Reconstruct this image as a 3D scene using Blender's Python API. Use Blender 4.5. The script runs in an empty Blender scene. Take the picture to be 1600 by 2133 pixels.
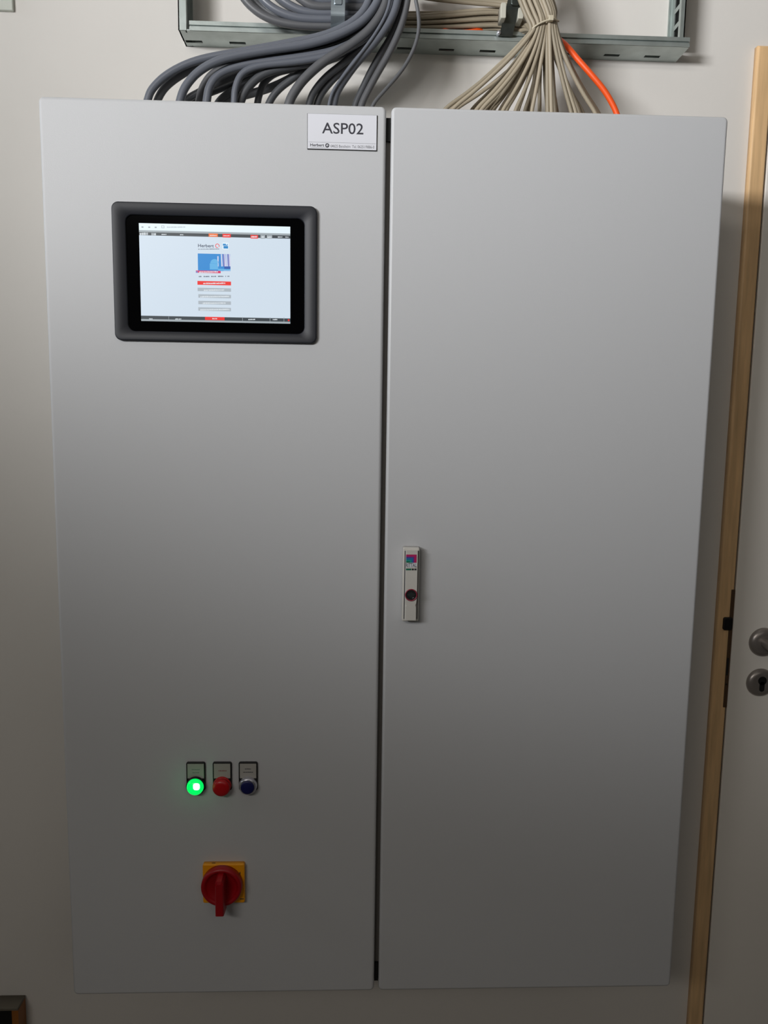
import bpy, bmesh, math, random
from mathutils import Vector, Matrix

scene = bpy.context.scene
COL = scene.collection
PI = math.pi
random.seed(7)
T = 1.95                       # height of the cabinet's top edge above the floor
WALL = 0.30                    # the wall plane (the door faces of the cabinet lie at y = 0)

# ------------------------------------------------------------------ camera
CAM = Vector((0.4558, -1.1743, T - 0.4426))
pitch, yaw, roll = 0.12588, 0.03843, 0.01462
F_PX = 1600.0
fwd = Vector((math.sin(yaw)*math.cos(pitch), math.cos(yaw)*math.cos(pitch), -math.sin(pitch)))
rgt = Vector((math.cos(yaw), -math.sin(yaw), 0))
upv = rgt.cross(fwd)
RGT = math.cos(roll)*rgt + math.sin(roll)*upv
UPV = -math.sin(roll)*rgt + math.cos(roll)*upv
cd = bpy.data.cameras.new('camera'); cam = bpy.data.objects.new('camera', cd); COL.objects.link(cam)
cd.sensor_fit = 'HORIZONTAL'; cd.sensor_width = 36.0; cd.lens = 36.0*F_PX/1600.0
cd.clip_start = 0.02; cd.clip_end = 50
M = Matrix((RGT, UPV, -fwd)).transposed().to_4x4(); M.translation = CAM
cam.matrix_world = M
scene.camera = cam

def at(u, v, y):
    """point at depth y seen at photo position (u, v)"""
    d = fwd + RGT*((u-800)/F_PX) - UPV*((v-1066.5)/F_PX)
    return CAM + d*((y-CAM.y)/d.y)

# ------------------------------------------------------------------ world, light, exposure
w = bpy.data.worlds.new('world'); scene.world = w; w.use_nodes = True
bgn = w.node_tree.nodes['Background']
bgn.inputs[0].default_value = (1.0, 0.97, 0.93, 1); bgn.inputs[1].default_value = 0.004

def area(name, loc, target, sx, sy, power, color, spread=180):
    l = bpy.data.lights.new(name, 'AREA'); l.shape = 'RECTANGLE'; l.size = sx; l.size_y = sy
    l.energy = power; l.color = color; l.spread = math.radians(spread)
    o = bpy.data.objects.new(name, l); COL.objects.link(o); o.location = loc
    o.rotation_euler = (Vector(target)-Vector(loc)).to_track_quat('-Z', 'Y').to_euler()
    return o
area('window_light', (-1.52, -2.4, T+0.33), (1.0, 0.3, T+0.50), 1.0, 0.35, 9.7, (0.975, 0.985, 1.0), 52)
area('side_window_light', (-3.0, -0.3, T+0.45), (0.3, 0.0, T+0.35), 0.9, 0.5, 2.2, (0.85, 0.93, 1.0), 60)
area('fill_light', (-0.9, -3.0, 2.84), (0.5, 0.3, 1.2), 1.4, 0.25, 5.2, (1.0, 0.95, 0.88), 100)  # unseen soft fill from front left, added to lift the shaded parts
area('fill_light', (1.2, -2.6, 2.4), (1.2, 0.3, 1.5), 1.4, 1.0, 3.2, (1.0, 0.95, 0.88), 180)  # second added fill, from front right

scene.view_settings.view_transform = 'Standard'
scene.view_settings.look = 'None'
scene.view_settings.exposure = 0.0
scene.view_settings.gamma = 1.0
scene.view_settings.use_curve_mapping = False

# ------------------------------------------------------------------ materials
def lin(c):
    return tuple(((x/255)/12.92 if x/255 <= .04045 else ((x/255+.055)/1.055)**2.4) for x in c)

def mat(name, rgb, rough=.5, metal=0., bump=0., bscale=200., var=0., vscale=8., stretch=(1, 1, 1), emit=None, estr=0., coat=0., spec=.5):
    m = bpy.data.materials.new(name); m.use_nodes = True
    nt = m.node_tree; b = nt.nodes['Principled BSDF']
    c = lin(rgb)
    b.inputs['Base Color'].default_value = (*c, 1)
    b.inputs['Roughness'].default_value = rough
    b.inputs['Metallic'].default_value = metal
    b.inputs['Specular IOR Level'].default_value = spec
    if coat: b.inputs['Coat Weight'].default_value = coat
    if emit:
        b.inputs['Emission Color'].default_value = (*lin(emit), 1); b.inputs['Emission Strength'].default_value = estr
    if var or bump:
        tc = nt.nodes.new('ShaderNodeTexCoord'); mp = nt.nodes.new('ShaderNodeMapping')
        mp.inputs['Scale'].default_value = stretch
        nt.links.new(tc.outputs['Object'], mp.inputs[0])
    if var:
        n = nt.nodes.new('ShaderNodeTexNoise'); n.inputs['Scale'].default_value = vscale; n.inputs['Detail'].default_value = 5
        nt.links.new(mp.outputs[0], n.inputs['Vector'])
        r = nt.nodes.new('ShaderNodeValToRGB')
        r.color_ramp.elements[0].position = .3; r.color_ramp.elements[1].position = .7
        r.color_ramp.elements[0].color = (*[x*(1-var) for x in c], 1)
        r.color_ramp.elements[1].color = (*[min(1, x*(1+var)) for x in c], 1)
        nt.links.new(n.outputs['Fac'], r.inputs[0]); nt.links.new(r.outputs[0], b.inputs['Base Color'])
    if bump:
        n2 = nt.nodes.new('ShaderNodeTexNoise'); n2.inputs['Scale'].default_value = bscale; n2.inputs['Detail'].default_value = 3
        nt.links.new(mp.outputs[0], n2.inputs['Vector'])
        bp = nt.nodes.new('ShaderNodeBump'); bp.inputs['Strength'].default_value = bump; bp.inputs['Distance'].default_value = .001
        nt.links.new(n2.outputs['Fac'], bp.inputs['Height']); nt.links.new(bp.outputs[0], b.inputs['Normal'])
    return m

def glow(name, rgb, s=1.0):
    return mat(name, (5, 5, 5), .3, emit=rgb, estr=s)

M_wall = mat('wall_paint', (227, 223, 217), .9, bump=.15, bscale=120, var=.02, vscale=3)
M_floor = mat('floor_screed', (120, 114, 106), .8, var=.1)
M_coat = mat('powder_coat', (205, 206, 208), .42, bump=.10, bscale=700)
M_coatd = mat('powder_coat_body', (195, 196, 194), .5)
M_seal = mat('seal_dark', (112, 108, 103), .8)
M_slot0 = mat('latch_black', (6, 6, 6), .8)
M_black = mat('black_plastic', (14, 14, 15), .55)
M_galv = mat('galvanised_steel', (178, 187, 184), .42, metal=.75, var=.12, vscale=30, bump=.1, bscale=300)
M_galvd = mat('galvanised_clamp', (170, 182, 190), .3, metal=.9, var=.15, vscale=20)
M_slot = mat('slot_dark', (30, 31, 30), .8)
M_gcab = mat('grey_cable_pvc', (104, 108, 117), .34)
M_gcab2 = mat('grey_cable_pvc_warm', (94, 95, 98), .45)
M_gcab3 = mat('grey_cable_pvc_dark', (78, 80, 84), .45)
M_bcab = mat('beige_cable_pvc', (172, 160, 139), .5)
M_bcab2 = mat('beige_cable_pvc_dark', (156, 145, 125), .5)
M_ocab = mat('orange_cable_pvc', (255, 92, 24), .45)
M_tie = mat('cable_tie_nylon', (205, 195, 172), .4)
M_liner = mat('clamp_liner', (205, 203, 190), .5)
M_wood = mat('jamb_wood', (232, 192, 142), .45, var=.16, vscale=14, stretch=(6, 6, .5), bump=.05, bscale=80)
M_leaf = mat('door_leaf_paint', (246, 241, 233), .5, var=.01, vscale=3)
M_steel = mat('satin_steel', (150, 143, 138), .34, metal=.55)
M_strike = mat('strike_plate_bronze', (92, 70, 50), .5, metal=.2)
M_bezel = mat('bezel_charcoal', (33, 35, 42), .5, bump=.05, bscale=900)
M_bezel_in = mat('bezel_inner', (20, 20, 22), .4)
M_glass = mat('black_glass', (6, 6, 7), .06)
M_white = mat('plate_white', (232, 233, 240), .35)
M_ink = mat('ink_dark', (52, 52, 62), .6)
M_inkb = mat('ink_grey', (120, 120, 126), .6)
M_yel = mat('switch_yellow', (250, 165, 10), .4)
M_red = mat('switch_red', (165, 8, 22), .4)
M_redb = mat('button_red', (190, 14, 24), .35)
M_blueb = mat('button_blue', (18, 22, 84), .4)
M_chrome = mat('chrome_collar', (215, 215, 225), .25, metal=.8)
M_labelp = mat('legend_plate', (178, 174, 168), .6)
M_rim = mat('handle_plastic', (212, 209, 202), .4)

# ------------------------------------------------------------------ mesh helpers
def link(name, bm, m, parent=None, root=Vector((0, 0, 0)), loc=None, smooth=False, mats=None):
    off = Vector(root) if parent is not None else (Vector(loc) if loc is not None else Vector((0, 0, 0)))
    me = bpy.data.meshes.new(name)
    bm.normal_update()
    for v in bm.verts: v.co -= off
    bm.to_mesh(me); bm.free()
    for mm in (mats or [m]): me.materials.append(mm)
    if smooth:
        for p in me.polygons: p.use_smooth = True
    o = bpy.data.objects.new(name, me); COL.objects.link(o)
    if parent is not None: o.parent = parent
    elif loc is not None: o.location = loc
    return o

def thing(name, label, cat, loc, group=None, kind=None):
    o = bpy.data.objects.new(name, None); COL.objects.link(o); o.location = loc
    o.empty_display_size = .05
    if label: o['label'] = label
    if cat: o['category'] = cat
    if group: o['group'] = group
    if kind: o['kind'] = kind
    return o

def tag(o, label, cat, group=None):
    o['label'] = label; o['category'] = cat
    if group: o['group'] = group
    return o

def add_box(bm, x0, x1, y0, y1, z0, z1, bev=0.):
    b2 = bmesh.new()
    bmesh.ops.create_cube(b2, size=1)
    for v in b2.verts:
        v.co = Vector(((x0+x1)/2+v.co.x*(x1-x0), (y0+y1)/2+v.co.y*(y1-y0), (z0+z1)/2+v.co.z*(z1-z0)))
    if bev: bmesh.ops.bevel(b2, geom=b2.edges[:], offset=bev, segments=2, profile=.5, affect='EDGES')
    merge(bm, b2)

def merge(bm, b2, mi=None):
    mp = {}
    for v in b2.verts: mp[v] = bm.verts.new(v.co)
    for f in b2.faces:
        try:
            nf = bm.faces.new([mp[v] for v in f.verts]); nf.smooth = f.smooth
            nf.material_index = f.material_index if mi is None else mi
        except ValueError: pass
    b2.free()

def box(*a, **k):
    bm = bmesh.new(); add_box(bm, *a, **k); return bm

def rrect(x0, x1, z0, z1, r, y, n=6):
    pts = []
    r = min(r, (x1-x0)/2-1e-5, (z1-z0)/2-1e-5)
    for cx, cz, a0 in ((x1-r, z1-r, 0), (x0+r, z1-r, 90), (x0+r, z0+r, 180), (x1-r, z0+r, 270)):
        for k in range(n+1):
            a = math.radians(a0+90*k/n)
            pts.append(Vector((cx+r*math.cos(a), y, cz+r*math.sin(a))))
    return pts

def circ(cx, cz, r, y, n=40):
    return [Vector((cx+r*math.cos(2*PI*k/n), y, cz+r*math.sin(2*PI*k/n))) for k in range(n)]

def loft(loops, cap0=True, cap1=True, smooth=True, bm=None, closed=False):
    bm = bm or bmesh.new()
    L = [[bm.verts.new(p) for p in lp] for lp in loops]
    n = len(L[0])
    rng = range(len(L)) if closed else range(len(L)-1)
    for a in rng:
        b = (a+1) % len(L)
        for k in range(n):
            f = bm.faces.new((L[a][k], L[a][(k+1) % n], L[b][(k+1) % n], L[b][k])); f.smooth = smooth
    if cap0: bm.faces.new(L[0][::-1])
    if cap1: bm.faces.new(L[-1])
    bmesh.ops.recalc_face_normals(bm, faces=bm.faces[:])
    return bm

def slab(x0, x1, z0, z1, yf, yb, r=.004, b=.002, seg=4, n=6, bm=None):
    """plate with rounded corners r and a rounded front edge b; front face at yf, back at yb"""
    loops = []
    for k in range(seg+1):
        a = PI/2*k/seg
        ins = b*(1-math.sin(a)); y = yf + b*(1-math.cos(a))
        loops.append(rrect(x0+ins, x1-ins, z0+ins, z1-ins, max(r-ins, .0005), y, n))
    loops.append(rrect(x0, x1, z0, z1, r, yb, n))
    return loft(loops, bm=bm)

def disc(cx, cz, prof, n=40, bm=None):
    """turned piece about the y axis: prof = [(radius, y), ...] front first"""
    return loft([circ(cx, cz, max(r, 1e-4), y, n) for r, y in prof], bm=bm)

def catmull(P, sub=7):
    out = []
    P = [P[0]*2-P[1]] + P + [P[-1]*2-P[-2]]
    for i in range(1, len(P)-2):
        p0, p1, p2, p3 = P[i-1:i+3]
        for k in range(sub):
            t = k/sub
            out.append(.5*((2*p1)+(p2-p0)*t+(2*p0-5*p1+4*p2-p3)*t*t+(3*p1-p0-3*p2+p3)*t**3))
    out.append(P[-2].copy())
    for _ in range(3):
        out = [out[0]] + [(out[i-1]+out[i]*2+out[i+1])/4 for i in range(1, len(out)-1)] + [out[-1]]
    return out

def tube(P, r, n=12, bm=None):
    bm = bm or bmesh.new()
    rings = []; nrm = None
    for i, p in enumerate(P):
        t = (P[min(i+1, len(P)-1)]-P[max(i-1, 0)]).normalized()
        if nrm is None: nrm = t.orthogonal().normalized()
        nrm = (nrm - t*nrm.dot(t)).normalized(); bn = t.cross(nrm)
        rings.append([p+(nrm*math.cos(2*PI*k/n)+bn*math.sin(2*PI*k/n))*r for k in range(n)])
    return loft(rings, bm=bm)

def strip(P, wvec, th, bm=None):
    """flat metal band swept along P; wvec = half width vector; th = thickness"""
    loops = []
    for i, p in enumerate(P):
        t = (P[min(i+1, len(P)-1)]-P[max(i-1, 0)]).normalized()
        nn = t.cross(wvec).normalized()*th/2
        loops.append([p-wvec-nn, p+wvec-nn, p+wvec+nn, p-wvec+nn])
    return loft(loops, smooth=False, bm=bm)

class Print:
    """flat print: coloured shapes and lettering in the plane y, one mesh, several inks"""
    def __init__(s, y, dy=-.00008): s.bm = bmesh.new(); s.mats = []; s.y = y; s.dy = dy; s.layer = 0
    def mi(s, m):
        if m not in s.mats: s.mats.append(m)
        return s.mats.index(m)
    def up(s): s.layer += 1
    def poly(s, pts, m):
        y = s.y + s.layer*s.dy
        f = s.bm.faces.new([s.bm.verts.new((x, y, z)) for x, z in pts]); f.material_index = s.mi(m)
    def rect(s, x0, x1, z0, z1, m): s.poly([(x0, z0), (x1, z0), (x1, z1), (x0, z1)], m)
    def ring(s, cx, cz, r0, r1, m, n=28, a0=0, a1=360):
        for k in range(n):
            a = math.radians(a0+(a1-a0)*k/n); b = math.radians(a0+(a1-a0)*(k+1)/n)
            if r0 <= 0: s.poly([(cx, cz), (cx+r1*math.cos(a), cz+r1*math.sin(a)), (cx+r1*math.cos(b), cz+r1*math.sin(b))], m)
            else: s.poly([(cx+r0*math.cos(a), cz+r0*math.sin(a)), (cx+r1*math.cos(a), cz+r1*math.sin(a)),
                          (cx+r1*math.cos(b), cz+r1*math.sin(b)), (cx+r0*math.cos(b), cz+r0*math.sin(b))], m)
    def text(s, body, x0, x1, z0, z1, m, bold=0.):
        """lettering fitted into the rectangle"""
        cu = bpy.data.curves.new('t', 'FONT'); cu.body = body; cu.offset = bold; cu.resolution_u = 3
        ob = bpy.data.objects.new('t', cu); COL.objects.link(ob)
        bpy.context.view_layer.update()
        me = bpy.data.meshes.new_from_object(ob)
        xs = [v.co.x for v in me.vertices]; zs = [v.co.y for v in me.vertices]
        a, b, c, d = min(xs), max(xs), min(zs), max(zs)
        y = s.y + s.layer*s.dy
        V = [s.bm.verts.new((x0+(v.co.x-a)/(b-a)*(x1-x0), y, z0+(v.co.y-c)/(d-c)*(z1-z0))) for v in me.vertices]
        k = s.mi(m)
        for p in me.polygons:
            try:
                f = s.bm.faces.new([V[i] for i in p.vertices]); f.material_index = k
            except ValueError: pass
        bpy.data.objects.remove(ob); bpy.data.curves.remove(cu); bpy.data.meshes.remove(me)
    def link(s, name, parent=None, root=(0, 0, 0)):
        return link(name, s.bm, None, parent, root, mats=s.mats)

def struct(o): o['kind'] = 'structure'; return o

# ------------------------------------------------------------------ the setting
struct(link('wall_back', box(-2.2, 3.6, WALL, WALL+.12, 0, 3.0), M_wall, loc=(0, WALL, 0)))
struct(link('floor', box(-2.2, 3.6, -3.4, WALL, -.08, 0), M_floor, loc=(0, 0, 0)))
struct(link('ceiling', box(-2.2, 3.6, -3.4, WALL, 3.0, 3.1), M_wall, loc=(0, 0, 3.0)))

# door in the wall, right of the cabinet
R = Vector((1.18, WALL, 0))
door = thing('door_1', None, None, R, kind='structure')
JX0, JX1, JF = 1.1785, 1.2085, .287
ZT = T+.232
bm = slab(JX0, JX1, 0, ZT, JF, WALL, r=.0005, b=.004); o = link('jamb', bm, M_wood, door, R)
bm = slab(JX1+.855, JX1+.885, 0, ZT, JF, WALL, r=.0005, b=.004); link('jamb', bm, M_wood, door, R)
bm = slab(JX1, JX1+.855, ZT-.03, ZT, JF, WALL, r=.0005, b=.004); link('head_jamb', bm, M_wood, door, R)
leaf = link('door_leaf', slab(JX1+.0035, JX1+.8515, .006, ZT-.0335, .2895, WALL-.0005, r=.002, b=.0015), M_leaf, door, R)
link('rebate_gap_strip', box(JX1-.0005, JX1+.0036, .2955, WALL-.0006, 0, ZT-.03), M_black, door, R)  # black strip standing in for the dark gap between jamb and leaf
# strike plate on the jamb edge
zt, zb = at(1519, 1228, JF).z, at(1500, 1473, JF).z
sp = link('strike_plate', slab(JX1-.0068, JX1+.0005, zb, zt, JF-.0012, JF+.001, r=.001, b=.0004), M_strike, door, R)
zl = at(1508, 1298, JF).z
link('latch_lip', slab(JX1-.0195, JX1-.001, zl-.0135, zl+.0125, JF-.005, JF, r=.004, b=.002), M_black, sp, R)
zs0, zs1 = at(1507, 1406, JF).z, at(1509, 1370, JF).z
link('bolt_slot', box(JX1-.006, JX1-.002, JF-.0016, JF, zs0, zs1), M_slot, sp, R)
zs = at(1503, 1425, JF).z
link('screw_hole', disc(JX1-.0036, zs, [(.0018, JF-.0016), (.0018, JF)], 12), M_slot, sp, R)
# lever handle and rosettes
LF = .2895
hc = at(1588, 1339, LF-.005); kc = at(1586, 1423, LF-.005)
HX = kc.x
rose = link('handle_rosette', disc(HX, hc.z, [(.016, LF-.0095), (.021, LF-.009), (.0265, LF-.006), (.0290, LF-.002), (.0295, LF)], 48), M_steel, door, R)
P = catmull([Vector((HX+.001, LF-.006, hc.z)), Vector((HX+.001, LF-.03, hc.z)), Vector((HX+.003, LF-.046, hc.z)), Vector((HX+.014, LF-.055, hc.z)), Vector((HX+.04, LF-.057, hc.z)), Vector((HX+.125, LF-.056, hc.z))])
link('lever', tube(P, .0105, 20), M_steel, rose, R)
kr = link('keyhole_rosette', disc(HX, kc.z, [(.018, LF-.0085), (.0225, LF-.008), (.0265, LF-.005), (.0283, LF-.002), (.0288, LF)], 48), M_steel, door, R)
bm = disc(HX, kc.z+.006, [(.0088, LF-.0089), (.0088, LF-.006)], 24)
slab(HX-.0052, HX+.0052, kc.z-.0165, kc.z+.004, LF-.0089, LF-.006, r=.005, b=.0001, bm=bm)
link('keyhole', bm, M_black, kr, R)

# ------------------------------------------------------------------ the cabinet
R = Vector((.5, WALL, T-1.4))
cab = thing('control_cabinet', 'large light grey two-door steel control cabinet hanging on the wall', 'cabinet', R)
body = bmesh.new()
BT, BB = T-.008, T-1.392
x0, x1, yf = .008, .992, .022
WB = WALL-.0018
for a in ((x0, x1, WB, WB+.0015, BB, BT), (x0, x0+.002, yf, WB, BB, BT), (x1-.002, x1, yf, WB, BB, BT),
          (x0+.002, x1-.002, yf, WB, BT-.002, BT), (x0+.002, x1-.002, yf, WB, BB, BB+.002),
          (x0+.002, x1-.002, yf, yf+.002, BT-.022, BT-.002), (x0+.002, x1-.002, yf, yf+.002, BB+.002, BB+.022)):
    add_box(body, *a)
link('enclosure_body', body, M_coatd, cab, R)
gl = link('mullion_gasket', box(.485, .516, .0139, .0235, BB+.004, BT-.010), M_seal, cab, R)
GX = at(811, 1200, 0).x
DLX, DRX = .4958, .5032
def cab_door(xa, xb):
    bm = slab(xa, xb, T-1.4, T, 0, .02, r=.0075, b=.0045, seg=5)
    return link('cabinet_door', bm, M_coat, cab, R)
dl = cab_door(0, DLX); dr = cab_door(DRX, 1.0)
link('latch_block', box(.4963, .5027, .009, .0139, T-.045, T-.013), M_slot0, cab, R)
link('latch_block', box(.4963, .5027, .009, .0139, T-1.388, T-1.356), M_black, cab, R)

# swing handle on the right door
hz1, hz0 = T-.6440, T-.7602
hx0, hx1 = .5305, .5562
cx = (hx0+hx1)/2
h = link('swing_handle', slab(hx0, hx1, hz0, hz1, -.015, .0, r=.0025, b=.0018), M_rim, cab, R)
h['label'] = 'pale plastic swing handle with a red-ringed lock'
lz = T-.7170
# lever insert, narrowing below the lock
pts = [(-.0094, hz1-.004), (.0094, hz1-.004), (.0094, lz-.004), (.0085, lz-.0125), (.0072, lz-.0165), (.0072+.001, lz-.019), (.0085, hz0+.003), (-.0085, hz0+.003), (-.0082, lz-.019), (-.0072, lz-.0165), (-.0085, lz-.0125), (-.0094, lz-.004)]
def outl(y, s): return [Vector((cx+.0005+px*s, y, pz)) for px, pz in pts]
bm = loft([outl(-.0205, .93), outl(-.0193, 1), outl(-.0145, 1.0)], smooth=False)
link('lever_grip', bm, M_rim, h, R)
ring = []
for k in range(36):
    a = 2*PI*k/36; c_, s_ = math.cos(a), math.sin(a)
    ring.append([Vector((cx+.0005+c_*rr, yy, lz+s_*rr)) for rr, yy in ((.0078, -.0206), (.0086, -.0222), (.0096, -.0215), (.0096, -.0195), (.0078, -.0195))])
bm = bmesh.new()
L = [[bm.verts.new(p) for p in r_] for r_ in ring]
for k in range(36):
    a_, b_ = L[k], L[(k+1) % 36]
    for j in range(5):
        f = bm.faces.new((a_[j], a_[(j+1) % 5], b_[(j+1) % 5], b_[j])); f.smooth = True
bmesh.ops.recalc_face_normals(bm, faces=bm.faces[:])
link('lock_ring', bm, mat('lock_ring_red', (150, 50, 70), .35), h, R)
bm = disc(cx+.0005, lz, [(.0078, -.0207), (.0078, -.0190)], 28); link('lock_insert', bm, M_black, h, R)
p = Print(-.0211)
p.poly([(cx-.006, lz+.001), (cx+.0005, lz-.005), (cx+.007, lz+.001), (cx+.0005, lz+.0045)], mat('lock_bit', (60, 66, 66), .4, metal=.5))
p.up(); p.poly([(cx+.002, lz-.0055), (cx+.005, lz-.0045), (cx+.0045, lz-.003), (cx+.0025, lz-.0035)], M_chrome)
p.link('lock_bit', h, R)
for sx in (-1, 1):
    link('grip_gap_shade', box(cx+.0005+sx*.0101-.0006, cx+.0005+sx*.0101+.0006, -.0153, -.0146, hz0+.004, hz1-.005), M_ink, h, R)  # dark strips painting the shade of the gaps beside the grip
# emblem on the handle
p = Print(-.02062)
ex0, ex1 = at(846, 1160, -.02).x, at(868, 1160, -.02).x
ez1, ez0 = at(857, 1155, -.02).z, at(857, 1172, -.02).z
W_, H_ = ex1-ex0, ez1-ez0
mm = [mat('emblem_magenta', (190, 28, 100), .5), mat('emblem_violet', (92, 62, 150), .5), mat('emblem_blue', (30, 110, 165), .5), mat('emblem_teal', (20, 150, 140), .5), mat('emblem_green', (0, 110, 80), .5)]
for k, (fx, fz) in enumerate(((1, 1), (.76, .74), (.66, .58), (.52, .36), (.36, .18))):
    p.rect(ex0, ex0+W_*fx, ez0, ez0+H_*fz, mm[k]); p.up()
tz1, tz0 = at(857, 1173, -.02).z, at(857, 1181, -.02).z
p.rect(ex0-.0004, ex1+.0004, tz0-.0003, tz1+.0002, M_white); p.up()
p.text('RITTAL', ex0, ex1, tz0, tz1, M_ink, .01)
bz1, bz0 = at(857, 1184, -.02).z, at(857, 1187.5, -.02).z
p.rect(ex0, ex0+W_*.5, bz0, bz1, mm[4]); p.rect(ex0+W_*.56, ex0+W_*.74, bz0, bz1, M_black); p.rect(ex0+W_*.8, ex1, bz0, bz1, M_ink)
p.link('emblem', h, R)

# ------------------------------------------------------------------ name plate
nx0, nx1, nz1, nz0 = .3820, .4829, T-.0134, T-.0627
R = Vector(((nx0+nx1)/2, 0, nz0))
np_ = thing('name_plate', 'white engraved name plate reading ASP02 at the top of the left door', 'sign', R)
link('backing_with_shade', box(nx0, nx1, -.0012, 0, nz0, nz1), M_black, np_, R)  # black core edge, wider right and below to paint in the plate's shadow
link('face', box(nx0+.0006, nx1-.0009, -.0020, -.0012, nz0+.0009, nz1-.0005), M_white, np_, R)
p = Print(-.00206)
def zu(v): return at(714, v, 0).z
def xu(u, v=275): return at(u, v, 0).x
p.text('ASP02', xu(671), xu(757), zu(280.3), zu(257.2), M_ink, .008)
p.rect(nx0+.002, nx1-.002, zu(298.8), zu(298.3), M_inkb)
p.text('Herbert', xu(646.5), xu(675.5), zu(307.5), zu(301.5), M_ink, .02)
p.ring(xu(682), zu(304.8), .0015, .0029, M_ink); p.poly([(xu(682)-.0004, zu(304.3)), (xu(685.5), zu(307.5)), (xu(684.5), zu(308.2)), (xu(682)-.001, zu(305.2))], M_ink)
p.rect(xu(647), xu(684.5), zu(310.2), zu(309.6), M_inkb)
p.text('64625 Bensheim  Tel. 06251/9886-0', xu(689), xu(780), zu(308.8), zu(302.8), M_inkb, .005)
p.link('lettering', np_, R)

# ------------------------------------------------------------------ touch panel
bx0, bx1, bz0, bz1 = .1000, .3967, T-.3392, T-.1425
R = Vector(((bx0+bx1)/2, 0, bz0))
hmi = thing('touch_panel', 'black framed touch screen panel lit with a pale page, on the left door', 'screen', R)
g0, g1, h0, h1 = .1190, .3795, T-.3265, T-.1595
loops = []
for k in range(5):
    a = PI/2*k/4; b = .002
    ins = b*(1-math.sin(a)); loops.append(rrect(bx0+ins, bx1-ins, bz0+ins, bz1-ins, .010-ins, -.006+b*(1-math.cos(a))))
outer = [rrect(bx0, bx1, bz0, bz1, .010, 0)] + loops[::-1]
inner = [rrect(g0, g1, h0, h1, .011, -.006), rrect(g0+.0012, g1-.0012, h0+.0012, h1-.0012, .010, -.0045), rrect(g0+.0012, g1-.0012, h0+.0012, h1-.0012, .010, -.003)]
link('bezel', loft(outer+inner, cap0=True, cap1=False), M_bezel, hmi, R)
link('front_glass', loft([rrect(g0+.0008, g1-.0008, h0+.0008, h1-.0008, .010, -.0032), rrect(g0+.0008, g1-.0008, h0+.0008, h1-.0008, .010, -.0008)], smooth=False), M_glass, hmi, R)
# the lit picture
sx0, sx1, sz0, sz1 = .1386, .3575, T-.3105, T-.1718
E_bg = glow('screen_page', (207, 221, 234)); E_w = glow('screen_white', (228, 243, 250)); E_bar = glow('screen_bar', (58, 66, 72))
E_gr = glow('screen_grey', (160, 170, 176)); E_gb = glow('screen_button_grey', (172, 182, 190)); E_red = glow('screen_red', (234, 48, 44)); E_or = glow('screen_orange', (240, 112, 40))
E_tx = glow('screen_text_dark', (74, 84, 104)); E_lt = glow('screen_text_light', (222, 230, 236)); E_bl = glow('screen_blue', (44, 136, 208)); E_bl2 = glow('screen_blue_light', (96, 176, 226))
E_cy = glow('screen_logo_blue', (20, 130, 196)); E_pk = glow('screen_pink', (214, 40, 100)); E_vi = glow('screen_violet', (128, 128, 190)); E_pw = glow('screen_pale_violet', (206, 208, 232)); E_nb = glow('screen_deep_blue', (40, 88, 170))
scr = link('display', box(sx0, sx1, -.00335, -.0031, sz0, sz1), E_bg, hmi, R)
p = Print(-.00342, -.00004)
# picture coordinates: (u, v) of a 1600 x 1059 view of the page, corners as in the photo
def S(u, v):
    tl, tr, br, bl = (42, 45), (1530, 92), (1532, 1040), (72, 992)
    # invert the bilinear frame by a few steps
    s, t = .5, .5
    for _ in range(12):
        X = (1-t)*((1-s)*tl[0]+s*tr[0])+t*((1-s)*bl[0]+s*br[0]); Y = (1-t)*((1-s)*tl[1]+s*tr[1])+t*((1-s)*bl[1]+s*br[1])
        s += (u-X)/1480; t += (v-Y)/948
    return sx0+(sx1-sx0)*s, sz1-(sz1-sz0)*t
def sr(u0, u1, v0, v1, m):
    a = S(u0, v0); b = S(u1, v1); p.rect(a[0], b[0], b[1], a[1], m)
def dash(u0, u1, v0, v1, m, gap=.22):
    """a line too small to read: a run of little strokes"""
    u = u0
    rnd = random.Random(int(u0*7+v0))
    while u < u1:
        wd = rnd.uniform(5, 13); sr(u, min(u+wd, u1), v0+rnd.uniform(0, 3), v1, m); u += wd+rnd.uniform(2, 5)
x0_, z1_ = S(42, 45); 
p.rect(sx0, sx1, sz1-(sz1-sz0)*.070, sz1, E_w)
p.rect(sx0, sx1, sz1-(sz1-sz0)*.090, sz1-(sz1-sz0)*.070, E_gr)
p.rect(sx0, sx1, sz1-(sz1-sz0)*.122, sz1-(sz1-sz0)*.090, E_bar)
p.rect(sx0, sx1, sz0+(sz1-sz0)*.020, sz0+(sz1-sz0)*.055, E_bar)
p.rect(sx0, sx1, sz0, sz0+(sz1-sz0)*.020, E_gr)
p.up()
for u in (78, 144, 207): sr(u-10, u+10, 74+u*.03, 88+u*.03, E_gr)
sr(262, 292, 70, 96, E_gb); p.up(); sr(267, 287, 75, 91, E_w); dash(318, 500, 80, 92, E_gb)
dash(52, 132, 136, 160, E_lt); dash(168, 212, 140, 164, E_lt); dash(265, 312, 150, 160, E_lt); dash(446, 482, 155, 165, E_lt)
sr(726, 816, 150, 184, E_or); sr(862, 944, 154, 192, E_red)
sr(1138, 1212, 168, 204, E_red); sr(1236, 1282, 170, 206, E_gr); sr(1298, 1352, 172, 206, E_gr)
p.up(); dash(738, 806, 164, 174, E_lt); dash(872, 934, 168, 178, E_lt); dash(1146, 1204, 178, 194, E_lt); dash(1246, 1272, 182, 196, E_lt); dash(1306, 1344, 184, 198, E_lt)
dash(1408, 1452, 184, 196, E_lt); dash(1484, 1512, 186, 198, E_lt)
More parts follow.
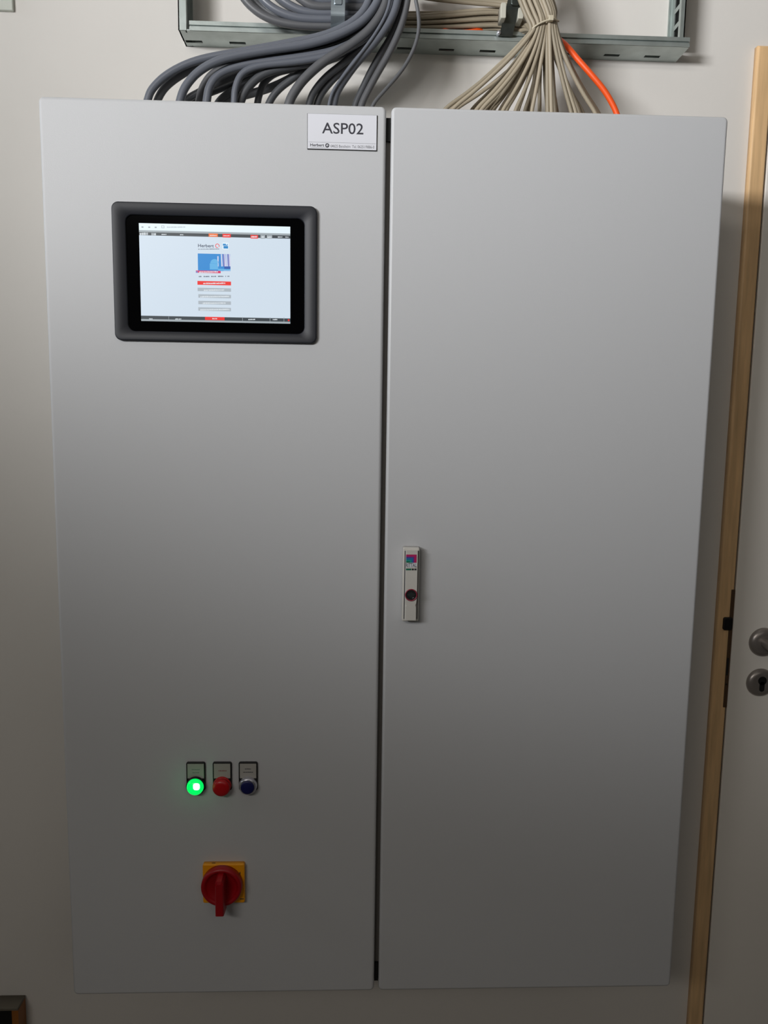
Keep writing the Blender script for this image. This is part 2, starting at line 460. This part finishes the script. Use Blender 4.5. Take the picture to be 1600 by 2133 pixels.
# logo, picture, strip
a = S(622, 250); b = S(778, 286); p.text('Herbert', a[0], b[0], b[1], a[1], E_tx, .02)
dash(624, 832, 296, 304, E_tx)
c = S(812, 270); p.ring(c[0], c[1], .0022, .0031, E_red, a0=-30, a1=290); 
sr(862, 922, 240, 304, E_w); p.up(); sr(866, 914, 250, 270, E_cy); sr(872, 918, 272, 298, E_cy); p.up(); c = S(902, 256); p.ring(c[0], c[1], 0, .0009, E_w)
sr(620, 942, 342, 518, E_bl); p.up()
c = S(786, 440); p.ring(c[0], c[1], 0, .0062, E_bl2, a0=0, a1=180)
sr(738, 822, 440, 500, E_bl2); sr(812, 826, 370, 470, E_pw)
for k, (u, m) in enumerate(((846, E_pw), (866, E_vi), (880, E_pw), (896, E_pw), (912, E_vi), (926, E_pw))):
    q1 = S(u, 350); q2 = S(u+12, 352); q3 = S(u+20, 470); q4 = S(u+6, 470); p.poly([q1, q4, q3, q2], m)
sr(880, 942, 470, 500, E_nb); sr(820, 942, 492, 516, E_bl2); sr(874, 942, 504, 520, E_pw)
p.up(); sr(602, 846, 506, 536, E_pk); p.up(); sr(602, 622, 512, 530, E_vi); dash(634, 820, 514, 528, E_lt)
for u0, u1 in ((632, 658), (680, 736), (754, 800), (820, 872), (892, 902), (912, 934)): dash(u0, u1, 560, 572, E_tx)
sr(618, 948, 608, 656, E_red)
for v in (674, 738, 802, 866): sr(628 if v > 674 else 620, 948, v, v+44, E_gb)
p.up(); dash(676, 894, 626, 640, E_lt); dash(682, 880, 692, 706, E_lt); dash(648, 932, 756, 770, E_lt); dash(672, 898, 820, 834, E_lt); dash(648, 932, 884, 898, E_lt)
sr(694, 886, 960, 998, E_red); p.up(); dash(766, 812, 974, 986, E_lt)
for u0, u1 in ((150, 182), (404, 462), (1118, 1186), (1360, 1404)): dash(u0, u1, 964+.02*u0, 976+.02*u0, E_lt)
for u in (338, 1060, 1330, 1468): sr(u, u+4, 946+.02*u, 990+.02*u, E_gr)
sr(1508, 1524, 996, 1014, E_red)
p.link('page_graphics', scr, R)

# ------------------------------------------------------------------ indicator, push buttons
def legend_button(uc, label, cat, kind):
    x = at(uc, 1600, -.002).x; zt = T-.9950; zb = T-1.042; zc = T-1.0330
    R = Vector((x, 0, zb))
    t = thing('push_button' if kind != 'green' else 'signal_lamp', label, cat, R, 'row of three legend plates with round caps on the left door')
    link('legend_holder', slab(x-.0150, x+.0150, zb, zt, -.0035, 0, r=.003, b=.001), M_black, t, R)
    lg = link('legend', box(x-.0130, x+.0130, -.0040, -.0034, zt-.0265, zt-.0022), M_labelp, t, R)
    p = Print(-.00405)
    def words(z, w_, m):
        rnd = random.Random(int(z*1e5+uc)); u = x-w_
        while u < x+w_:
            d = rnd.uniform(.0006, .0016); p.rect(u, u+d, z, z+rnd.uniform(.0011, .0016), m); u += d+.0004
    if kind == 'green': words(zt-.0125, .0062, M_inkb); words(zt-.0175, .005, M_inkb)
    elif kind == 'red': words(zt-.0145, .0058, mat('ink_red', (150, 60, 66), .6))
    else: words(zt-.0115, .005, M_ink); words(zt-.0170, .0075, M_ink)
    p.link('lettering', lg, R)
    return t, x, zc, R
t, x, z, R = legend_button(408, 'green glowing signal lamp, leftmost of the three round caps on the left door', 'signal lamp', 'green')
link('collar', disc(x, z, [(.0136, -.0085), (.0148, -.008), (.0150, -.001)]), M_black, t, R)
mg = mat('green_lens', (0, 190, 90), .2, emit=(0, 235, 96), estr=1.0)
link('lens', disc(x, z, [(.0002, -.0175), (.006, -.017), (.0105, -.0150), (.0130, -.0115), (.0135, -.0075)]), mg, t, R)
link('lit_bulb', slab(x-.0020, x+.0088, z-.0020, z+.0095, -.0180, -.0160, r=.0042, b=.0018), mat('green_bulb', (200, 255, 230), .3, emit=(215, 255, 240), estr=1.3), t, R)
gl = bpy.data.lights.new('signal_lamp_glow', 'POINT'); gl.energy = .0035; gl.color = (.05, 1, .4); gl.shadow_soft_size = .01
go = bpy.data.objects.new('signal_lamp_glow', gl); COL.objects.link(go); go.parent = t; go.location = Vector((x, -.03, z))-R
t, x, z, R = legend_button(463, 'red round push button between the green lamp and the blue button', 'button', 'red')
link('collar', disc(x, z, [(.0132, -.009), (.0144, -.0085), (.0146, -.001)]), M_redb, t, R)
link('cap', disc(x, z, [(.0002, -.0178), (.008, -.0176), (.0120, -.0165), (.0135, -.0145), (.0138, -.0075)]), M_redb, t, R)
t, x, z, R = legend_button(517, 'dark blue push button in a silver collar, rightmost of the three', 'button', 'blue')
bm = disc(x, z, [(.0108, -.0115), (.0118, -.0120), (.0132, -.0108), (.0145, -.0065), (.0148, -.001)])
link('collar', bm, M_chrome, t, R)
link('cap', disc(x, z-.0002, [(.0002, -.0142), (.009, -.0140), (.0104, -.0134), (.0107, -.012), (.0107, -.008)]), M_blueb, t, R)

# ------------------------------------------------------------------ main switch
mx, mz = at(461, 1846, -.02).x, at(461, 1849, -.02).z
yx0, yx1, yz1, yz0 = .2163, .2835, T-1.1655, T-1.2325
R = Vector((mx, 0, yz0))
ms = thing('main_switch', 'red rotary main switch on a square yellow plate, below the buttons', 'switch', R)
pl = link('yellow_plate', slab(yx0, yx1, yz0, yz1, -.009, 0, r=.003, b=.0015), M_yel, ms, R)
for mu, mv, hw, hh in ((500, 1821, .0007, .004), (504, 1872.5, .003, .0008), (445, 1797.5, .003, .0005)):
    q1 = at(mu, mv, -.009); p = Print(-.00905); p.rect(q1.x-hw, q1.x+hw, q1.z-hh, q1.z+hh, M_ink); p.link('printed_mark', pl, R)
link('rotor', disc(mx, mz, [(.0002, -.016), (.0225, -.016), (.0250, -.0195), (.0275, -.0225), (.0305, -.0225), (.0325, -.0200), (.0328, -.010), (.0300, -.009)], 56), M_red, ms, R)
gw = .0068
loops = []
for s, y in ((.75, -.0400), (.95, -.0385), (1.0, -.0350), (1.1, -.0160)):
    loops.append([Vector((mx+px*gw*s, y, mz+pz)) for px, pz in ((-1, -.0365+.002*(1-s)), (1, -.0365+.002*(1-s)), (1, .018*s), (.55, .0235*s), (-.55, .0235*s), (-1, .018*s))])
link('grip', loft(loops, smooth=False), M_red, ms, R)

# ------------------------------------------------------------------ cable rack on the wall
RF = .24                                     # front of the rails
zr = T+.2032                                 # underside of the cross rail
R = Vector((.6, WALL, zr))
rack = thing('cable_ladder', 'galvanised steel cable ladder frame on the wall above the cabinet', 'cable tray', R)
rx0, rx1 = .1477, 1.0330
# cross rail: underside with slots, front lip, back web
slots = [(386, 422), (478, 512), (560, 594), (735, 768), (827, 857), (914, 946), (999, 1032), (1175, 1197), (1258, 1290), (1342, 1374)]
def rail(bm, a0, a1, holes):
    """underside plate y RF..WALL with slot holes near the wall"""
    ya, yb = .2765, .2850
    xs = [a0]
    for s0, s1 in holes: xs += [s0, s1]
    xs.append(a1)
    t_ = .002
    add_box(bm, a0, a1, RF+.001, ya, zr, zr+t_); add_box(bm, a0, a1, yb, WALL, zr, zr+t_)
    for k in range(0, len(xs), 2):
        if xs[k+1]-xs[k] > 1e-4: add_box(bm, xs[k], xs[k+1], ya, yb, zr, zr+t_)
bm = bmesh.new()
hol = []
for u0, u1 in slots:
    v = 92+(u0-400)*.0325
    hol.append((max(at(u0, v, .281).x, rx0+.003), at(u1, v, .281).x))
rail(bm, rx0, rx1, hol)
add_box(bm, rx0, rx1, WALL-.002, WALL, zr+.002, zr+.020)          # web on the wall
add_box(bm, rx0+.018, rx1, RF, RF+.002, zr, zr+.0055)              # front lip, with a groove
add_box(bm, rx0+.018, rx1, RF+.0035, RF+.0055, zr+.0055, zr+.009)
add_box(bm, rx0+.018, rx1, RF, RF+.0055, zr+.009, zr+.0155)
add_box(bm, rx0+.018, rx1, RF+.0055, RF+.012, zr+.0135, zr+.0155)
cr = link('cross_rail', bm, M_galv, rack, R)
bm = box(rx0+.002, rx1-.002, .27, WALL-.0021, zr+.012, zr+.0135); link('slot_shade_sheet', bm, M_slot, cr, R)  # dark sheet over the slots in place of shade inside the rail
# end caps: folded edge at left
bm = box(rx0, rx0+.002, RF+.001, WALL, zr, zr+.014); link('end_flange', bm, M_galv, cr, R)
# upright rails (C section open inwards)
def upright(xo, s, zb, fl=.0135):
    """xo = outer web plane, s = direction inwards"""
    bm = bmesh.new(); z1 = zr+.62
    def bx(a, b, y0, y1, z0, z1): add_box(bm, min(a, b), max(a, b), y0, y1, z0, z1)
    # web with punched windows
    zc = zb+.002; 
    while zc < z1-.05:
        bx(xo, xo+s*.002, RF+.012, WALL-.014, zc, zc+.008); zc += .0285
    bx(xo, xo+s*.002, RF, RF+.012, zb, z1); bx(xo, xo+s*.002, WALL-.014, WALL, zb, z1)
    bx(xo, xo+s*fl, RF, RF+.002, zb, z1); bx(xo+s*(fl-.002), xo+s*fl, RF+.002, RF+.009, zb, z1)
    bx(xo, xo+s*fl, WALL-.002, WALL, zb, z1); bx(xo+s*(fl-.002), xo+s*fl, WALL-.004, WALL-.002, zb, z1)
    u = link('side_rail', bm, M_galv, rack, R)
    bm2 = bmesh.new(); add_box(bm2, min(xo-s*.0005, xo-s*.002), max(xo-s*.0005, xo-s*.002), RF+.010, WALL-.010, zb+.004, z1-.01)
    link('web_shadow_sheet', bm2, mat('web_shadow', (26, 27, 26), .9, spec=.1), u, R)  # dark sheet standing in for shade behind the punched windows
    return u
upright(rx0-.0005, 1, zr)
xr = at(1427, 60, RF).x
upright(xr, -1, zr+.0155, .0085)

# ------------------------------------------------------------------ clamps
def clamp(name, label, uc, vc, yfr, wid, tilt, zlo, liner, m, slope=False):
    c = at(uc, vc, yfr)
    R = Vector((c.x, WALL, c.z-zlo))
    t = thing(name, label, 'cable clamp', R)
    P = [Vector((0, WALL-.001, .135)), Vector((0, yfr+.04, .135)), Vector((0, yfr+.012, .125)), Vector((0, yfr+.002, .10)), Vector((0, yfr, .05)), Vector((0, yfr, 0)), Vector((0, yfr+.003, -zlo+.018)), Vector((0, yfr+.010, -zlo+.006)), Vector((0, yfr+.022, -zlo)), Vector((0, RF+.004, -zlo))]
    if slope: P = P[:5] + [Vector((0, yfr, .02)), Vector((0, yfr+.004, .004)), Vector((0, yfr+.022, -zlo*.5)), Vector((0, RF-.006, -zlo)), Vector((0, RF-.004, -zlo-.001))]
    P = catmull(P, 5)
    P = [Vector((c.x+q.z*tilt, q.y, c.z+q.z)) for q in P]
    wv = Vector((wid/2, 0, 0))
    link('clamp_band', strip(P, wv, .0022), m, t, R)
    bm = slab(c.x+.02*tilt-wid*.30, c.x+.02*tilt+wid*.30, c.z+.006, c.z+.07, yfr-.003, yfr, r=.003, b=.0015)
    link('pressed_rib', bm, m, t, R)
    bm = disc(c.x+.035*tilt, c.z+.036, [(.0045, -1), (.0045, -1)], 6); bm.free()
    link('clamp_screw', disc(c.x+.002+.035*tilt, c.z+.030, [(.0002, yfr-.0078), (.0045, yfr-.0075), (.0052, yfr-.006), (.0052, yfr-.001)], 16), M_steel, t, R)
    if liner:
        for s in (-1, 1):
            bm = slab(c.x+s*(wid/2+.0035)-.0045, c.x+s*(wid/2+.0035)+.0045, c.z-.012, c.z+.012, yfr+.003, yfr+.03, r=.002, b=.001)
            link('plastic_liner', bm, M_liner, t, R)
        bm = disc(c.x-wid/2-.006, c.z-zlo+.002, [(.0002, RF-.010), (.003, RF-.0095), (.0035, RF-.008), (.0035, RF-.001)], 14); link('clamp_screw', bm, M_chrome, t, R)
    return t
clamp('cable_clamp', 'shiny steel cable clamp around the grey cable bundle', 704, 20, .155, .0225, 0.02, .030, False, M_galvd)
clamp('cable_clamp', 'slanted steel cable clamp with pale liner around the beige cables', 1068, 20, .205, .0225, .17, at(1068, 20, .205).z-at(1060, 72, .234).z, True, mat('clamp_steel_dark', (96, 102, 100), .35, metal=.85, var=.25, vscale=40), True)

# ------------------------------------------------------------------ cables
ORD = ['first', 'second', 'third', 'fourth', 'fifth', 'sixth', 'seventh', 'eighth', 'ninth', 'tenth', 'eleventh', 'twelfth', 'thirteenth', 'fourteenth',
       'fifteenth', 'sixteenth', 'seventeenth', 'eighteenth', 'nineteenth', 'twentieth', 'twenty-first', 'twenty-second', 'twenty-third', 'twenty-fourth', 'twenty-fifth', 'twenty-sixth', 'twenty-seventh', 'twenty-eighth', 'twenty-ninth', 'thirtieth']
def cable(P, r, m, name, label, group, n=12, sub=7):
    Q = catmull(P, sub)
    base = P[0].copy()
    o = link(name, tube(Q, r, n), m, loc=base)
    tag(o, label, 'cable', group); return o

def into_cabinet(p, nxt):
    """carry the cable from its last visible point straight into the cabinet top"""
    d = (p-nxt); d.normalize()
    e = Vector((p.x + d.x*.012, min(p.y, .26), T-.009))
    mid = Vector((p.x+d.x*.010, p.y, p.z-.022))
    return [e, mid]

GB = [  # waypoints from the cabinet top up; depth; radius; material
 ([(308, 207), (319, 183), (352, 153), (410, 126), (500, 108), (600, 90), (680, 72), (735, 45), (765, 10), (772, -35)], .150, .0062, 0),
 ([(329, 207), (347, 179), (384, 152), (430, 130), (520, 117), (620, 100), (700, 80), (752, 52), (782, 12), (788, -35)], .165, .0062, 1),
 ([(376, 207), (388, 178), (418, 146), (470, 121), (560, 104), (640, 92), (705, 72), (758, 42), (788, 0), (795, -35)], .138, .0066, 0),
 ([(390, 208), (412, 194), (445, 177), (510, 150), (590, 132), (660, 118), (730, 90), (780, 52), (802, 5), (806, -35)], .205, .0060, 2),
 ([(406, 209), (428, 198), (475, 180), (545, 152), (620, 135), (700, 116), (765, 82), (806, 30), (814, -35)], .222, .0050, 2),
 ([(415, 208), (424, 178), (450, 148), (510, 128), (600, 116), (680, 104), (740, 78), (788, 35), (804, -35)], .172, .0058, 1),
 ([(431, 209), (438, 178), (462, 151), (515, 134), (600, 123), (690, 108), (750, 80), (796, 35), (812, -35)], .152, .0066, 0),
 ([(458, 210), (484, 190), (525, 169), (585, 145), (660, 128), (730, 106), (785, 64), (814, 10), (820, -35)], .210, .0062, 2),
 ([(488, 211), (491, 182), (506, 152), (545, 136), (620, 128), (700, 112), (768, 75), (812, 20), (822, -35)], .150, .0054, 0),
 ([(502, 211), (514, 186), (540, 160), (575, 145), (640, 132), (710, 112), (773, 72), (814, 15), (826, -35)], .162, .0066, 2),
 ([(470, 211), (520, 196), (560, 184), (600, 166), (640, 142), (700, 118), (768, 72), (813, 20), (828, -35)], .215, .0066, 1),
 ([(537, 212), (542, 192), (552, 170), (580, 150), (640, 138), (720, 113), (783, 70), (822, 10), (830, -35)], .188, .0056, 2),
 ([(562, 212), (580, 187), (608, 165), (640, 143), (700, 116), (765, 78), (810, 33), (832, -35)], .180, .0058, 2),
 ([(603, 213), (614, 191), (636, 162), (676, 127), (725, 97), (770, 62), (800, 15), (806, -35)], .142, .0074, 1),
 ([(645, 214), (655, 190), (680, 160), (720, 128), (768, 88), (808, 38), (828, -35)], .165, .0058, 2),
 ([(661, 215), (673, 190), (702, 157), (745, 120), (788, 75), (822, 22), (836, -35)], .175, .0058, 2),
 ([(686, 216), (694, 190), (714, 160), (745, 120), (782, 70), (808, 20), (815, -35)], .128, .0026, 0),
 ([(695, 216), (702, 190), (722, 158), (748, 124), (785, 82), (815, 38), (828, 0), (830, -35)], .138, .0068, 0),
 ([(741, 217), (753, 190), (772, 150), (793, 112), (817, 72), (838, 20), (846, -35)], .162, .0056, 2),
 ([(754, 217), (768, 187), (788, 150), (810, 112), (833, 62), (847, 10), (851, -35)], .150, .0056, 1),
 ([(778, 217), (802, 188), (836, 148), (860, 107), (872, 65), (871, 25), (862, -35)], .120, .0030, 1)]
GM = [M_gcab, M_gcab2, M_gcab3]
for i, (pts, y, r, mi_) in enumerate(GB):
    n = len(pts)
    P = []
    for k, (u, v) in enumerate(pts):
        yy = y + (.150-y)*.35*(k/(n-1)) + .012*math.sin(i*1.7+k*.5)*0
        P.append(at(u, v, yy))
    P = into_cabinet(P[0], P[1]) + P + [P[-1]+Vector((.002, .01, .10)), P[-1]+Vector((.03, .03, .20))]
    if i in (16, 20):
        lab = 'thin grey cable ' + ('entering the cabinet top just left of the name plate centre' if i == 16 else 'bowing out right of the grey bundle, near the door gap')
    else:
        lab = 'thick grey cable arching into the cabinet top, %s from the left' % ORD[i]
    cable(P, r, GM[mi_], 'grey_cable', lab, 'grey cables going down into the left half of the cabinet')

for i in range(9):                                           # the arc of grey cables held by the clamp
    back = i >= 6
    k = (i-6)*1.4+.5 if back else i
    dv = -13.2*k; du = 30*k
    y = .215 if back else .190-.004*(i % 2)
    prof = [(482+du*1.0, 53-118+dv*.6), (490+du, 53-93+dv*.7), (505+du, 53-61+dv*.8), (528+du*.9, 53-35+dv*.9), (560+du*.75, 53-15+dv), (602+du*.5, 53-3+dv), (650+du*.2, 54+dv), (704, 54+dv), (750, 52+dv*.9), (795, 38+dv*.7), (828, 5+dv*.5), (842, -40), (846, -110)]
    P = [at(u, v, y+(.012 if j > 8 else 0)) for j, (u, v) in enumerate(prof)]
    lab = ('thick grey cable curving into the steel clamp, %s from the bottom of the arc' % ORD[i]) if not back else 'thick grey cable behind the front row of the arc, %s of the rear layer' % ORD[i-6]
    cable(P, .0066, GM[0 if i % 3 else 1], 'grey_cable', lab, 'grey cables running through the steel clamp')

# beige cables
ends_v = [(929, 0), (937, 1), (944, 0), (984, 1), (993, 0), (1003, 0), (1020, 1), (1042, 1), (1048, 0), (1074, 0), (1101, 1), (1108, 0), (1141, 0), (1149, 0), (1157, 1), (1190, 0), (1199, 0), (1240, 0), (1247, 1)]
ends_h = [951, 1010, 1028, 1055, 1079, 1094, 1145, 1160, 1207, 1214]
allends = sorted([(u, 'v', s) for u, s in ends_v]+[(u, 'h', 0) for u in ends_h])
order = {(u, k): i for i, (u, k, s) in enumerate(allends)}
nv = len(ends_v)
def fan(tx, tv, eu, ybeg, yend, steep):
    P = []
    ev = 226+(eu-930)*.03
    for t in (.12, .28, .46, .64, .82, 1.0):
        u = tx+(eu-tx)*t**steep; v = tv+(ev-tv)*t
        P.append(at(u, v, ybeg+(yend-ybeg)*t))
    return P
rnd = random.Random(3)
for i, (u, s) in enumerate(ends_v):
    f = i/(nv-1)
    y = .150+.010*s+rnd.uniform(-.003, .003)
    tx, tv = 1107+50*f+rnd.uniform(-1.5, 1.5), 60-21*math.sin(min(f*1.2, 1)*PI/2)
    top = [at(1050+78*f, -110, y+.01), at(1072+70*f, -40, y), at(1080+68*f, -8, y), at(1096+61*f, tv*.55, y), at(tx, tv, y)]
    F = fan(tx, tv, u, y, y+.015+.02*s, (1.35 if u < 1100 else (1.15 if u < 1170 else 1.3))+rnd.uniform(-.22, .22))
    P = top+F
    P = P + [P[-1]+Vector(((P[-1]-P[-2]).x*.4, 0, -.022)), Vector((P[-1].x+(P[-1]-P[-2]).x*.6, P[-1].y, T-.009))]
    cable(P, .00335, M_bcab if (i % 3) else M_bcab2, 'beige_cable', 'thin beige cable through the cable tie, %s from the left at the cabinet top' % ORD[order[(u, 'v')]], 'beige cables fanning out into the right half of the cabinet', 10)
nh = len(ends_h)
for j, u in enumerate(ends_h):
    f = j/(nh-1); row = j % 7
    y = .262-.006*(row % 2) + (.014 if j >= 7 else 0)
    vl, vm = 33+5.0*row, 21+6.6*row
    if j >= 7: vl, vm = 28+8*(j-7), 26+8*(j-7)
    P = [at(760, vl+2, y+.012), at(835, vl, y), at(885, vl-.5, y), at(940, (vl+vm)/2, y), at(1000, vm, y), at(1045, vm, y), at(1080, vm+10, y-.012), at(1098+10*f, 52+1.8*row, y-.035)]
    tx, tv = 1112+34*f, 76
    P += [at(tx, tv, y-.062)] + fan(tx, tv, u, y-.070, y-.066, 1.25+rnd.uniform(-.25, .25))
    P = P + [P[-1]+Vector(((P[-1]-P[-2]).x*.4, 0, -.022)), Vector((P[-1].x+(P[-1]-P[-2]).x*.6, P[-1].y, T-.009))]
    cable(P, .0034, M_bcab2 if (j % 2) else M_bcab, 'beige_cable', 'beige cable through the slanted clamp, %s of all beige ones at the cabinet top' % ORD[order[(u, 'h')]], 'beige cables coming through the slanted clamp', 10)
for j in range(3):                                             # upper pair passing over the gap at the frame's top edge
    P = [at(840, -22+5*j, .255), at(900, -14+6*j, .255), at(980, -6+6*j, .255), at(1050, 0+6*j, .25), at(1090, 6+5*j, .225), at(1112, 30, .19), at(1122+3*j, 70, .188), at(1118+8*j, 120, .186), at(1112+12*j, 180, .186), at(1108+16*j, 232, .186)]
    P += [Vector((P[-1].x, P[-1].y, T-.009))]
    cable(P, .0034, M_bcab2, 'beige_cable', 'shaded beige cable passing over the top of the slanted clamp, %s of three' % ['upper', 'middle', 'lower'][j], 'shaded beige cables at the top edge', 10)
# orange cable
P = [at(800, 50, .285), at(850, 50, .285), at(905, 57, .284), at(930, 67, .252), at(965, 68.5, .250), at(1000, 64, .262), at(1040, 52, .284), at(1105, 56, .265), at(1150, 74, .220), at(1178, 94, .190), at(1204, 124, .178), at(1234, 158, .172), at(1262, 193, .170), at(1284, 234, .170)]
P += [P[-1]+Vector((.006, 0, -.025)), Vector((P[-1].x+.008, P[-1].y, T-.009))]
cable(P, .0048, M_ocab, 'orange_cable', 'bright orange cable running down beside the beige fan into the cabinet', None, 14)
# cable tie round the beige bundle
R = at(1135, 50, .145)
tie = thing('cable_tie', 'pale nylon cable tie holding the beige cable bundle together', 'cable tie', R)
P = catmull([at(1103, 66, .165), at(1107, 61, .147), at(1122, 50, .1435), at(1138, 43, .1430), at(1150, 40, .1435), at(1161, 42, .150), at(1164, 44, .17), at(1140, 47, .195), at(1110, 60, .19), at(1103, 66, .168)], 5)
link('tie_band', tube(P, .0014, 8), M_tie, tie, R)
c = at(1148, 38, .140)
link('tie_head', slab(c.x-.004, c.x+.004, c.z-.004, c.z+.004, .1375, .1440, r=.001, b=.001), M_tie, tie, R)

# ------------------------------------------------------------------ small things at the frame's corners
a = at(27, 22, WALL-.006)
o = link('wall_plate', slab(a.x-.16, a.x, a.z, a.z+.16, WALL-.006, WALL, r=.002, b=.002), mat('wall_plate_paint', (205, 208, 198), .6), loc=(a.x-.08, WALL, a.z))
tag(o, 'pale flat cover plate on the wall in the upper left corner', 'wall plate')
# shallow wooden frame with a dark opening at the lower left
a = at(37, 2100, .262)
R = Vector((a.x-.2, WALL, 0))
bx = thing('wooden_frame', 'low wooden frame with a black opening on the wall, lower left corner', 'frame', R)
tp = a.z
link('top_board', slab(a.x-.42, a.x, tp-.006, tp, .262, .297, r=.001, b=.001), mat('frame_top_grey', (112, 106, 94), .6), bx, R)
link('side_board', box(a.x-.013, a.x, .263, .297, 0, tp-.006), mat('frame_side_wood', (150, 92, 36), .5, var=.15, vscale=20), bx, R)
link('side_board', box(a.x-.42, a.x-.407, .263, .297, 0, tp-.006), mat('frame_side_wood_far', (150, 92, 36), .5, var=.15, vscale=20), bx, R)
link('dark_infill', box(a.x-.407, a.x-.013, .276, .297, 0, tp-.006), M_black, bx, R)
